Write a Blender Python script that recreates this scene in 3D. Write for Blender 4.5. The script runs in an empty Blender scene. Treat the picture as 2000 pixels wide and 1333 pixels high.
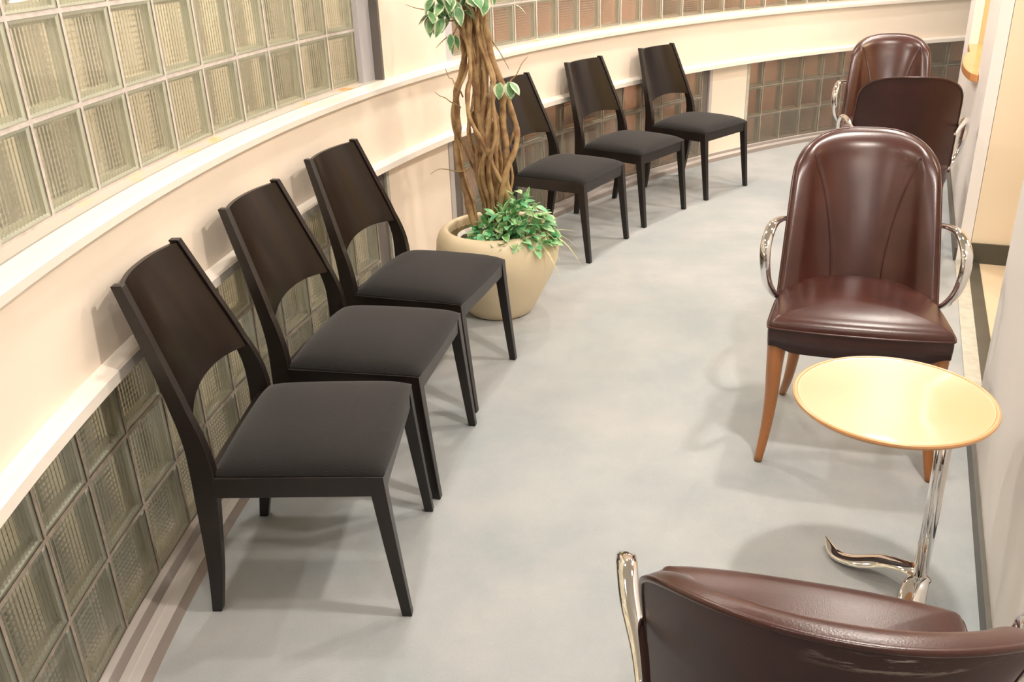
import bpy, bmesh, math, random
from mathutils import Vector, Matrix
from math import sin, cos, pi, radians as R, sqrt

scn = bpy.context.scene
col = scn.collection
random.seed(7)

# ------------------------------------------------------------------ camera
F_PX, CAM_H, PITCH, ROLL = 1758.44, 1.46865, 0.4227355, -0.037064
fw = Vector((0, cos(PITCH), -sin(PITCH)))
rt = Vector((1, 0, 0)); up = rt.cross(fw)
rt2 = cos(ROLL)*rt + sin(ROLL)*up
up2 = -sin(ROLL)*rt + cos(ROLL)*up
cd = bpy.data.cameras.new('camera'); cam = bpy.data.objects.new('camera', cd); col.objects.link(cam)
cd.sensor_width = 36; cd.lens = F_PX/2000*36; cd.clip_start = 0.02
m3 = Matrix((rt2, up2, -fw)).transposed()
cam.matrix_world = Matrix.Translation((0, 0, CAM_H)) @ m3.to_4x4()
scn.camera = cam

# ------------------------------------------------------------------ colour management, world
scn.view_settings.view_transform = 'Standard'; scn.view_settings.look = 'None'
scn.view_settings.gamma = 1; scn.view_settings.use_curve_mapping = False
scn.view_settings.exposure = 0.25
w = bpy.data.worlds.new('world'); scn.world = w; w.use_nodes = True
w.node_tree.nodes['Background'].inputs[0].default_value = (1.0, 0.975, 0.96, 1)
w.node_tree.nodes['Background'].inputs[1].default_value = 0.33

CX, CY = 4.9807, 1.5613               # centre of the curved wall

def WL(y): return 1.387 + 0.4366*(y-2.352)        # straight right wall, room face
TH = math.atan(0.4366)                             # its heading from +Y
LD = Vector((sin(TH), cos(TH), 0)); LN = Vector((cos(TH), -sin(TH), 0))   # along / outwards

def lamp(name, loc, size, watts, colr=(1.0, 0.86, 0.70), aim=(0, 0, -1), spread=180, shape='DISK', sy=None):
    l = bpy.data.lights.new(name, 'AREA'); l.shape = shape; l.size = size
    if sy: l.size_y = sy
    l.energy = watts; l.color = colr; l.spread = R(spread)
    o = bpy.data.objects.new(name, l); col.objects.link(o); o.location = loc
    o.rotation_euler = Vector(aim).to_track_quat('-Z', 'Y').to_euler()
    return o
CEIL = 2.45
WARM = (1.0, 0.915, 0.825)
for i, (x, y) in enumerate([(0.35, .05), (0.90, 1.47), (1.42, 2.9), (2.0, 4.3), (2.7, 5.7)]):
    lamp('ceiling_lamp', (x, y, CEIL-0.02), 0.12, (13, 27, 20, 18, 18)[i], WARM)
for i, (x, y) in enumerate([(-.50, .0), (-.52, 1.3), (-.42, 2.4), (-.05, 3.55), (.6, 4.75), (1.5, 5.8), (2.6, 6.5)]):
    lamp('wall_fill_light', (x, y, CEIL-0.02), 0.12, (4, 5.5, 10, 14, 15, 15, 15, 15)[i], WARM)  # unseen fill lights, added to brighten the curved wall and its sill

# ------------------------------------------------------------------ helpers
def link(name, me, parent=None, mat=None, smooth=True):
    o = bpy.data.objects.new(name, me); col.objects.link(o)
    if parent: o.parent = parent
    if mat:
        me.materials.clear()
        for mm in (mat if isinstance(mat, (list, tuple)) else [mat]): me.materials.append(mm)
    if smooth:
        for p in me.polygons: p.use_smooth = True
    return o

def from_bm(name, bm, mat, parent=None, smooth=True, bevel=None, sub=0):
    bmesh.ops.recalc_face_normals(bm, faces=bm.faces)
    me = bpy.data.meshes.new(name); bm.to_mesh(me); bm.free()
    o = link(name, me, parent, mat, smooth)
    if bevel:
        m = o.modifiers.new('bevel', 'BEVEL'); m.width = bevel; m.segments = 2; m.limit_method = 'ANGLE'; m.angle_limit = R(35)
        m.harden_normals = True
    if sub:
        m = o.modifiers.new('sub', 'SUBSURF'); m.levels = sub; m.render_levels = sub
    return o

def empty(name, loc=(0, 0, 0), rz=0):
    o = bpy.data.objects.new(name, None); o.empty_display_size = .05; col.objects.link(o)
    o.location = loc; o.rotation_euler = (0, 0, rz); return o

def tag(o, label=None, cat=None, group=None, kind=None):
    if label: o['label'] = label
    if cat: o['category'] = cat
    if group: o['group'] = group
    if kind: o['kind'] = kind
    return o

def hexa(bm, pts):
    """box from 8 points: bottom 4 (ccw), top 4"""
    v = [bm.verts.new(p) for p in pts]
    for f in ((3, 2, 1, 0), (4, 5, 6, 7), (0, 1, 5, 4), (1, 2, 6, 5), (2, 3, 7, 6), (3, 0, 4, 7)):
        bm.faces.new([v[i] for i in f])

def loft(bm, rings, closed=True, cap=True):
    vs = [[bm.verts.new(p) for p in r] for r in rings]
    n = len(rings[0])
    for a, b in zip(vs, vs[1:]):
        for i in range(n if closed else n-1):
            j = (i+1) % n
            bm.faces.new((a[i], a[j], b[j], b[i]))
    if cap:
        bm.faces.new(list(reversed(vs[0]))); bm.faces.new(vs[-1])
    return vs

def catmull(P, n=8):
    P = [Vector(p) for p in P]; out = []
    Q = [2*P[0]-P[1]] + P + [2*P[-1]-P[-2]]
    for i in range(1, len(Q)-2):
        for k in range(n):
            t = k/n
            a, b, c_, d = Q[i-1], Q[i], Q[i+1], Q[i+2]
            out.append(0.5*((2*b)+(c_-a)*t+(2*a-5*b+4*c_-d)*t*t+(-a+3*b-3*c_+d)*t**3))
    out.append(P[-1]); return out

def tube(bm, path, rad, seg=10, flat=None, cap=True, upv=None):
    """tube along a path, rad a number or list; flat=(a,b) scales the two axes"""
    n = len(path); path = [Vector(p) for p in path]
    rs = rad if isinstance(rad, (list, tuple)) else [rad]*n
    rings = []; u = None
    for i, p in enumerate(path):
        t = (path[min(i+1, n-1)]-path[max(i-1, 0)]).normalized()
        if u is None:
            u = Vector(upv) if upv else (Vector((0, 0, 1)) if abs(t.z) < .9 else Vector((1, 0, 0)))
        u = (u - t*u.dot(t)).normalized(); v = t.cross(u)
        fa, fb = flat or (1, 1)
        rings.append([p + (u*cos(2*pi*k/seg)*fa + v*sin(2*pi*k/seg)*fb)*rs[i] for k in range(seg)])
    return loft(bm, rings, True, cap)

def lathe(bm, prof, seg=48):
    rings = [[(r*cos(2*pi*k/seg), r*sin(2*pi*k/seg), z) for k in range(seg)] for r, z in prof]
    return loft(bm, rings, True, True)

# ------------------------------------------------------------------ materials
def new_mat(name):
    m = bpy.data.materials.new(name); m.use_nodes = True
    return m, m.node_tree.nodes, m.node_tree.links, m.node_tree.nodes['Principled BSDF']

def basic(name, colr, rough=.5, metal=0, spec=.5, noise=None, bump=None, coat=0, coords='Object', coat_rough=.05):
    """noise=(scale, amount, stretch) varies the colour; bump=(scale, strength, stretch)"""
    m, N, L, b = new_mat(name)
    b.inputs['Roughness'].default_value = rough; b.inputs['Metallic'].default_value = metal
    b.inputs['Specular IOR Level'].default_value = spec
    b.inputs['Base Color'].default_value = (*colr, 1)
    if coat: b.inputs['Coat Weight'].default_value = coat; b.inputs['Coat Roughness'].default_value = coat_rough
    tc = N.new('ShaderNodeTexCoord')
    def tex(sc, st, det=4):
        mp = N.new('ShaderNodeMapping'); mp.inputs['Scale'].default_value = st
        L.new(tc.outputs[coords], mp.inputs[0])
        t = N.new('ShaderNodeTexNoise'); t.inputs['Scale'].default_value = sc; t.inputs['Detail'].default_value = det
        L.new(mp.outputs[0], t.inputs[0]); return t
    if noise:
        t = tex(noise[0], noise[2]); cr = N.new('ShaderNodeValToRGB')
        a = noise[1]
        cr.color_ramp.elements[0].position = .3; cr.color_ramp.elements[1].position = .7
        cr.color_ramp.elements[0].color = (*[c*(1-a) for c in colr], 1)
        cr.color_ramp.elements[1].color = (*[min(1, c*(1+a)) for c in colr], 1)
        L.new(t.outputs[0], cr.inputs[0]); L.new(cr.outputs[0], b.inputs['Base Color'])
    if bump:
        t = tex(bump[0], bump[2]); bp = N.new('ShaderNodeBump'); bp.inputs['Strength'].default_value = bump[1]
        bp.inputs['Distance'].default_value = .002
        L.new(t.outputs[0], bp.inputs['Height']); L.new(bp.outputs[0], b.inputs['Normal'])
    return m

ONE = (1, 1, 1)
M_wall = basic('cream_paint', (.90, .775, .64), .55, noise=(1.3, .035, ONE), bump=(90, .08, ONE))
M_sill = basic('cream_gloss_paint', (.86, .79, .70), .28, noise=(2, .03, ONE))
M_white = basic('white_paint', (.90, .865, .84), .5, noise=(1.5, .03, ONE), bump=(90, .06, ONE))
M_beige = basic('beige_paint', (.88, .74, .55), .6, noise=(1.5, .03, ONE))
M_yellow = basic('pale_yellow_paint', (.93, .80, .52), .6)
M_base = basic('dark_olive_vinyl', (.075, .068, .05), .4, noise=(8, .1, ONE))
M_thresh = basic('greenish_grey_stone', (.50, .48, .40), .4, noise=(30, .12, ONE))
M_backfloor = basic('beige_floor', (.72, .58, .40), .5, noise=(3, .08, ONE))
M_alu = basic('beige_grey_aluminium', (.60, .55, .52), .38, metal=.2, noise=(4, .05, ONE))
M_bronze = basic('dark_bronze', (.30, .26, .235), .4, metal=.3)
M_lilac = basic('lilac_grey_frame', (.56, .54, .56), .4, noise=(3, .04, ONE))
M_brownframe = basic('grey_brown_frame', (.15, .13, .115), .4)
M_mortar = basic('pinkish_mortar', (.60, .53, .48), .8, noise=(40, .12, ONE), bump=(200, .3, ONE))
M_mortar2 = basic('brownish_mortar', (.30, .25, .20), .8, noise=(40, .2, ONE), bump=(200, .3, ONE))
M_ceil = basic('ceiling_grey_white', (.50, .49, .47), .8)

def carpet():
    m, N, L, b = new_mat('pale_grey_carpet')
    tc = N.new('ShaderNodeTexCoord')
    t = N.new('ShaderNodeTexNoise'); t.inputs['Scale'].default_value = 2.2; t.inputs['Detail'].default_value = 8; t.inputs['Roughness'].default_value = .62
    L.new(tc.outputs['Object'], t.inputs[0])
    cr = N.new('ShaderNodeValToRGB'); e = cr.color_ramp.elements
    e[0].position = .33; e[0].color = (.345, .378, .388, 1); e[1].position = .68; e[1].color = (.47, .47, .465, 1)
    L.new(t.outputs[0], cr.inputs[0])
    t2 = N.new('ShaderNodeTexNoise'); t2.inputs['Scale'].default_value = 420; t2.inputs['Detail'].default_value = 3
    L.new(tc.outputs['Object'], t2.inputs[0])
    mx = N.new('ShaderNodeMixRGB'); mx.blend_type = 'MULTIPLY'; mx.inputs[0].default_value = .35
    cr2 = N.new('ShaderNodeValToRGB'); cr2.color_ramp.elements[0].position = .3; cr2.color_ramp.elements[0].color = (.68, .68, .68, 1)
    cr2.color_ramp.elements[1].position = .65
    L.new(t2.outputs[0], cr2.inputs[0]); L.new(cr.outputs[0], mx.inputs[1]); L.new(cr2.outputs[0], mx.inputs[2])
    L.new(mx.outputs[0], b.inputs['Base Color']); b.inputs['Roughness'].default_value = .95
    b.inputs['Specular IOR Level'].default_value = .1
    b.inputs['Sheen Weight'].default_value = .25
    bp = N.new('ShaderNodeBump'); bp.inputs['Strength'].default_value = .5; bp.inputs['Distance'].default_value = .003
    L.new(t2.outputs[0], bp.inputs['Height']); L.new(bp.outputs[0], b.inputs['Normal'])
    return m
M_carpet = carpet()

def fabric():
    m, N, L, b = new_mat('charcoal_woven_fabric')
    tc = N.new('ShaderNodeTexCoord')
    out = []
    for rz in (R(45), R(-45)):
        mp = N.new('ShaderNodeMapping'); mp.inputs['Rotation'].default_value = (0, 0, rz)
        L.new(tc.outputs['Object'], mp.inputs[0])
        wv = N.new('ShaderNodeTexWave'); wv.inputs['Scale'].default_value = 95; wv.inputs['Distortion'].default_value = .6
        L.new(mp.outputs[0], wv.inputs[0]); out.append(wv)
    mx = N.new('ShaderNodeMath'); mx.operation = 'MULTIPLY'
    L.new(out[0].outputs['Fac'], mx.inputs[0]); L.new(out[1].outputs['Fac'], mx.inputs[1])
    cr = N.new('ShaderNodeValToRGB'); cr.color_ramp.elements[0].color = (.008, .0072, .0070, 1); cr.color_ramp.elements[1].color = (.033, .029, .028, 1)
    L.new(mx.outputs[0], cr.inputs[0]); L.new(cr.outputs[0], b.inputs['Base Color'])
    b.inputs['Roughness'].default_value = .9; b.inputs['Specular IOR Level'].default_value = .25
    b.inputs['Sheen Weight'].default_value = .12; b.inputs['Sheen Roughness'].default_value = .5
    bp = N.new('ShaderNodeBump'); bp.inputs['Strength'].default_value = .5; bp.inputs['Distance'].default_value = .001
    L.new(mx.outputs[0], bp.inputs['Height']); L.new(bp.outputs[0], b.inputs['Normal'])
    return m
M_fabric = fabric()
M_darkwood = basic('dark_espresso_wood', (.009, .0052, .004), .36, noise=(14, .45, (1, 1, .08)), spec=.45, coat=.12, coat_rough=.25)
M_panelwood = basic('dark_espresso_veneer', (.009, .0048, .0036), .27, noise=(14, .5, (1, 1, .06)), spec=.25, coat=.09, coat_rough=.16)

def leather(name, c, rough=.33, scuff=False):
    m, N, L, b = new_mat(name)
    tc = N.new('ShaderNodeTexCoord')
    t = N.new('ShaderNodeTexNoise'); t.inputs['Scale'].default_value = 9; t.inputs['Detail'].default_value = 6
    L.new(tc.outputs['Object'], t.inputs[0])
    cr = N.new('ShaderNodeValToRGB'); e = cr.color_ramp.elements; e[0].position = .3; e[1].position = .72
    e[0].color = (c[0]*.75, c[1]*.75, c[2]*.75, 1); e[1].color = (c[0]*1.2, c[1]*1.2, c[2]*1.2, 1)
    L.new(t.outputs[0], cr.inputs[0])
    base = cr.outputs[0]
    b.inputs['Roughness'].default_value = rough
    b.inputs['Specular IOR Level'].default_value = .5 if rough < .45 else .32
    if scuff:   # worn pale scuffs along the top edge of the rear cover, heavier at one end
        sp = N.new('ShaderNodeSeparateXYZ'); L.new(tc.outputs['Object'], sp.inputs[0])
        mp = N.new('ShaderNodeMapping'); mp.inputs['Scale'].default_value = (1, 1, 6); L.new(tc.outputs['Object'], mp.inputs[0])
        n = N.new('ShaderNodeTexNoise'); n.inputs['Scale'].default_value = 16; n.inputs['Detail'].default_value = 9; n.inputs['Roughness'].default_value = .7
        L.new(mp.outputs[0], n.inputs[0])
        def rng(src, a, b_, c_, d):
            mr = N.new('ShaderNodeMapRange'); mr.inputs[1].default_value = a; mr.inputs[2].default_value = b_
            mr.inputs[3].default_value = c_; mr.inputs[4].default_value = d; L.new(src, mr.inputs[0]); return mr.outputs[0]
        def mul(a, b_):
            mm = N.new('ShaderNodeMath'); mm.operation = 'MULTIPLY'; L.new(a, mm.inputs[0]); L.new(b_, mm.inputs[1]); return mm.outputs[0]
        k = mul(rng(n.outputs[0], .53, .60, 0, 1), rng(sp.outputs[2], .825, .845, 0, 1))
        k = mul(k, rng(sp.outputs[1], .04, -.02, 0, 1)); k = mul(k, rng(sp.outputs[2], .868, .862, 0, 1))
        mx = N.new('ShaderNodeMixRGB'); mx.inputs[2].default_value = (.42, .36, .30, 1)
        L.new(k, mx.inputs[0]); L.new(base, mx.inputs[1]); base = mx.outputs[0]
    L.new(base, b.inputs['Base Color'])
    v = N.new('ShaderNodeTexVoronoi'); v.inputs['Scale'].default_value = 380; L.new(tc.outputs['Object'], v.inputs[0])
    bp = N.new('ShaderNodeBump'); bp.inputs['Strength'].default_value = .10; bp.inputs['Distance'].default_value = .001
    L.new(v.outputs['Distance'], bp.inputs['Height']); L.new(bp.outputs[0], b.inputs['Normal'])
    return m
M_leather = leather('oxblood_leather', (.054, .0165, .0118), .28)
M_leather_band = leather('oxblood_leather_band', (.042, .0135, .0105), .36)
M_leather_back = leather('dark_oxblood_leather', (.045, .0130, .0105), .5)
M_leather_scuff = leather('scuffed_oxblood_leather', (.045, .0130, .0105), .5, True)
M_orangewood = basic('honey_beech_wood', (.36, .135, .036), .35, noise=(12, .2, (1, 1, .1)), coat=.3, coat_rough=.2)
M_chrome = basic('polished_chrome', (.86, .85, .84), .05, metal=1)
M_table = basic('glossy_maple', (.60, .30, .12), .3, noise=(7, .05, (.25, 1, 1)), coat=.6, coat_rough=.03)
M_counter = basic('orange_beech_counter', (.60, .26, .085), .35, noise=(7, .1, (.2, 1, 1)), coat=.3)
M_pot = basic('sand_ceramic', (.74, .62, .42), .42, noise=(2.5, .06, ONE), bump=(60, .12, ONE))
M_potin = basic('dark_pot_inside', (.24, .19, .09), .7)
M_pvc = basic('white_plastic', (.80, .77, .70), .4)
M_soil = basic('dark_soil', (.045, .032, .02), .95, noise=(40, .4, ONE), bump=(60, 1, ONE))

def leafmat(name, c1, c2, edge=None):
    m, N, L, b = new_mat(name)
    tc = N.new('ShaderNodeTexCoord')
    t = N.new('ShaderNodeTexNoise'); t.inputs['Scale'].default_value = 22; L.new(tc.outputs['Object'], t.inputs[0])
    cr = N.new('ShaderNodeValToRGB'); cr.color_ramp.elements[0].position = .38; cr.color_ramp.elements[1].position = .62
    cr.color_ramp.elements[0].color = (*c1, 1); cr.color_ramp.elements[1].color = (*c2, 1)
    L.new(t.outputs[0], cr.inputs[0]); base = cr.outputs[0]
    if edge:   # cream leaf margin through the leaf's own UV (u = distance from midrib)
        uv = N.new('ShaderNodeUVMap'); sp = N.new('ShaderNodeSeparateXYZ'); L.new(uv.outputs[0], sp.inputs[0])
        n2 = N.new('ShaderNodeMath'); n2.operation = 'MULTIPLY_ADD'; n2.inputs[1].default_value = .9; n2.inputs[2].default_value = -.45
        L.new(t.outputs[0], n2.inputs[0])
        ad = N.new('ShaderNodeMath'); L.new(sp.outputs[0], ad.inputs[0]); L.new(n2.outputs[0], ad.inputs[1])
        r = N.new('ShaderNodeValToRGB'); r.color_ramp.elements[0].position = .60; r.color_ramp.elements[1].position = .72
        L.new(ad.outputs[0], r.inputs[0])
        mx = N.new('ShaderNodeMixRGB'); mx.inputs[2].default_value = (*edge, 1)
        L.new(r.outputs[0], mx.inputs[0]); L.new(base, mx.inputs[1]); base = mx.outputs[0]
    L.new(base, b.inputs['Base Color']); b.inputs['Roughness'].default_value = .45
    b.inputs['Subsurface Weight'].default_value = 0
    return m
M_vine = leafmat('brown_liana_bark', (.25, .135, .06), (.44, .29, .135))
M_vine.node_tree.nodes['Principled BSDF'].inputs['Roughness'].default_value = .7
M_leafA = leafmat('green_leaf', (.16, .42, .12), (.40, .64, .26), (.76, .80, .56))
M_leafB = leafmat('bright_green_leaf', (.14, .50, .24), (.46, .74, .38))
M_leafD = leafmat('deep_green_leaf', (.07, .28, .10), (.18, .46, .19))
M_grass = leafmat('straw_green_blade', (.36, .38, .13), (.60, .52, .27))
M_ficus = leafmat('variegated_ficus_leaf', (.10, .26, .10), (.24, .42, .18), (.66, .70, .50))

def brick():
    m, N, L, b = new_mat('outside_brick')
    uv = N.new('ShaderNodeUVMap')
    br = N.new('ShaderNodeTexBrick'); br.inputs['Scale'].default_value = 1
    br.inputs['Brick Width'].default_value = .22; br.inputs['Row Height'].default_value = .07; br.inputs['Mortar Size'].default_value = .008
    br.inputs['Color1'].default_value = (.62, .22, .10, 1); br.inputs['Color2'].default_value = (.42, .13, .08, 1); br.inputs['Mortar'].default_value = (.42, .36, .30, 1)
    L.new(uv.outputs[0], br.inputs[0])
    wv = N.new('ShaderNodeTexNoise'); wv.inputs['Scale'].default_value = 1.9; wv.inputs['Detail'].default_value = 1
    L.new(uv.outputs[0], wv.inputs[0])
    cr = N.new('ShaderNodeValToRGB'); e = cr.color_ramp.elements; e[0].position = .44; e[0].color = (.13, .14, .15, 1); e[1].position = .56; e[1].color = (1, 1, 1, 1)
    L.new(wv.outputs[0], cr.inputs[0])
    mx = N.new('ShaderNodeMixRGB'); mx.blend_type = 'MULTIPLY'; mx.inputs[0].default_value = 1
    L.new(br.outputs[0], mx.inputs[1]); L.new(cr.outputs[0], mx.inputs[2])
    L.new(mx.outputs[0], b.inputs['Base Color']); b.inputs['Roughness'].default_value = .9
    return m
M_brick = brick()
def striped():  # dark and pale bands made up to give the glass flutes contrast
    m, N, L, b = new_mat('outside_contrast_bands')
    uv = N.new('ShaderNodeUVMap'); wv = N.new('ShaderNodeTexWave'); wv.bands_direction = 'X'; wv.inputs['Scale'].default_value = 1.05
    wv.inputs['Distortion'].default_value = 1.2; wv.inputs['Detail'].default_value = 3
    L.new(uv.outputs[0], wv.inputs[0])
    cr = N.new('ShaderNodeValToRGB'); e = cr.color_ramp.elements; e[0].position = .35; e[0].color = (.035, .026, .02, 1); e[1].position = .6; e[1].color = (.66, .55, .42, 1)
    L.new(wv.outputs['Fac'], cr.inputs[0]); L.new(cr.outputs[0], b.inputs['Base Color']); b.inputs['Roughness'].default_value = .9
    return m
M_contrast_bands = striped()
M_ground = basic('outside_ground', (.07, .065, .06), .9, noise=(3, .4, ONE))

def glass_front():
    m, N, L, b = new_mat('glass_block_face')
    N.remove(b)
    out = N['Material Output']
    tr = N.new('ShaderNodeBsdfTransparent'); tr.inputs[0].default_value = (.93, .95, .91, 1)
    gl = N.new('ShaderNodeBsdfGlossy'); gl.inputs['Roughness'].default_value = .06
    fr = N.new('ShaderNodeFresnel'); fr.inputs[0].default_value = 1.5
    mx = N.new('ShaderNodeMixShader'); L.new(fr.outputs[0], mx.inputs[0]); L.new(tr.outputs[0], mx.inputs[1]); L.new(gl.outputs[0], mx.inputs[2])
    L.new(mx.outputs[0], out.inputs[0]); return m
def glass_mix(name, parts):
    """parts: list of (weight, shader kind, colour, roughness)"""
    m, N, L, b = new_mat(name)
    N.remove(b); out = N['Material Output']; acc = None; tot = 0
    for wgt, kind, c, ro in parts:
        n = N.new({'refr': 'ShaderNodeBsdfRefraction', 'clear': 'ShaderNodeBsdfTransparent', 'gloss': 'ShaderNodeBsdfGlossy', 'diff': 'ShaderNodeBsdfDiffuse'}[kind])
        n.inputs[0].default_value = (*c, 1)
        if kind == 'refr': n.inputs['IOR'].default_value = 1.45
        if kind in ('refr', 'gloss'): n.inputs['Roughness'].default_value = ro
        tot += wgt
        if acc is None: acc = n
        else:
            mx = N.new('ShaderNodeMixShader'); mx.inputs[0].default_value = wgt/tot
            L.new(acc.outputs[0], mx.inputs[1]); L.new(n.outputs[0], mx.inputs[2]); acc = mx
    L.new(acc.outputs[0], out.inputs[0]); return m
M_gface = glass_front()
M_gbackU = glass_mix('rear_glass_upper', [(.60, 'refr', (1, .99, .96), .03), (.14, 'gloss', (.9, .9, .85), .15), (.26, 'diff', (.88, .84, .72), 0)])
M_gflute = glass_mix('fluted_glass', [(.22, 'clear', (.97, .98, .95), 0), (.58, 'refr', (.98, .99, .96), .01), (.12, 'gloss', (.95, .95, .92), .06), (.12, 'diff', (.85, .85, .78), 0)])
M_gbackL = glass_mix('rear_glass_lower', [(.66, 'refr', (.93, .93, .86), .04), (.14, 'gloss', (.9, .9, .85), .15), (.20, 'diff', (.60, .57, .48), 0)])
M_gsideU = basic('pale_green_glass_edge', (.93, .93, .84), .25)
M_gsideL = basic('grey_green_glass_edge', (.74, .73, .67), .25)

# ------------------------------------------------------------------ curved wall
def W(r, phi, z): a = R(phi); return (CX + r*cos(a), CY + r*sin(a), z)
PH0, PH1 = 100.0, 196.0

def arc_sweep(bm, prof, a0, a1, step=.75, closed=True):
    """sweep a profile of (r, z) points along the arc"""
    n = max(2, int(abs(a1-a0)/step)+1)
    rings = [[W(r, a0+(a1-a0)*i/(n-1), z) for r, z in prof] for i in range(n)]
    loft(bm, rings, closed, closed)

def arc_obj(name, prof, a0, a1, mat, parent=None, smooth=False, bevel=None):
    bm = bmesh.new(); arc_sweep(bm, prof, a0, a1)
    o = from_bm(name, bm, mat, parent, smooth, bevel)
    return o

def rect(r0, r1, z0, z1): return [(r0, z0), (r1, z0), (r1, z1), (r0, z1)]

RW = 5.876        # wall band face
wall = arc_obj('wall_curved', rect(RW, 6.06, .628, .915), PH0, PH1, M_wall)
# wall piers between the window runs are parts of the same wall
def wpier(a0, a1, r, z0, z1):
    o = arc_obj('wall_pier', rect(r, 6.06, z0, z1), a0, a1, M_wall, wall)
    return o
wpier(152.95, 158.25, 5.893, .034, .632)
wpier(123.75, 127.15, 5.893, .034, .632)
wpier(152.45, 157.75, 5.902, .94, CEIL)
arc_obj('wall_header', rect(5.902, 6.06, 2.335, CEIL), PH0, 152.45, M_wall, wall)
arc_obj('wall_header', rect(5.902, 6.06, 2.335, CEIL), 157.75, PH1, M_wall, wall)
arc_obj('wall_footing', rect(5.893, 6.06, -.05, .034), PH0, PH1, M_bronze, wall)
tag(wall, 'curved cream wall band between upper and lower glass block windows', kind='structure')

# upper window sill: rounded nose, flat shelf, groove, stained back strip
def sill_mat():
    m, N, L, b = new_mat('stained_sill_strip')
    tc = N.new('ShaderNodeTexCoord')
    t = N.new('ShaderNodeTexNoise'); t.inputs['Scale'].default_value = 9; t.inputs['Detail'].default_value = 7
    L.new(tc.outputs['Object'], t.inputs[0])
    cr = N.new('ShaderNodeValToRGB'); e = cr.color_ramp.elements
    e[0].position = .50; e[0].color = (.58, .53, .46, 1); e[1].position = .72; e[1].color = (.58, .25, .04, 1)
    k = e.new(.60); k.color = (.66, .54, .32, 1)
    L.new(t.outputs[0], cr.inputs[0]); L.new(cr.outputs[0], b.inputs['Base Color']); b.inputs['Roughness'].default_value = .6
    return m
M_stain = sill_mat()
nose = [(RW+.01, .910), (5.855, .9165), (5.852, .919), (5.852, .9375), (5.8535, .9395), (5.870, .9455), (5.905, .953), (5.905, .915), (5.90, .90)]
sill = arc_obj('trim_1', nose, PH0, PH1, M_sill, smooth=False)
tag(sill, 'long rounded cream sill under the upper glass block windows', kind='structure')
arc_obj('sill_groove', rect(5.903, 5.914, .93, .948), PH0, PH1, M_brownframe, sill)
arc_obj('stained_strip', rect(5.912, 5.965, .93, .953), PH0, PH1, M_stain, sill)

lip = [(RW+.005, .652), (5.842, .645), (5.836, .640), (5.835, .616), (5.840, .6135), (6.0, .6135), (6.0, .652)]
lint = arc_obj('trim_2', lip, PH0, PH1, M_sill)
tag(lint, 'cream ledge over the lower glass block windows', kind='structure')

# stepped aluminium kerb along the foot of the curved wall
kerb = arc_obj('trim_3', [(5.877, .0), (5.896, .0), (5.896, .036), (5.877, .036)], PH0, PH1, M_alu)
tag(kerb, 'stepped grey metal kerb between carpet and curved wall', kind='structure')
arc_obj('kerb_groove', [(5.858, .0), (5.8775, .0), (5.8775, .034), (5.862, .021)], PH0, PH1, M_bronze, kerb)
arc_obj('kerb_tread', [(5.812, .0), (5.861, .0), (5.861, .022), (5.842, .0225), (5.840, .0205), (5.814, .0205)], PH0, PH1, M_alu, kerb)
arc_obj('kerb_riser', [(5.798, .0), (5.813, .0), (5.8135, .0195), (5.8125, .0195)], PH0, PH1, M_bronze, kerb)

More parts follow.
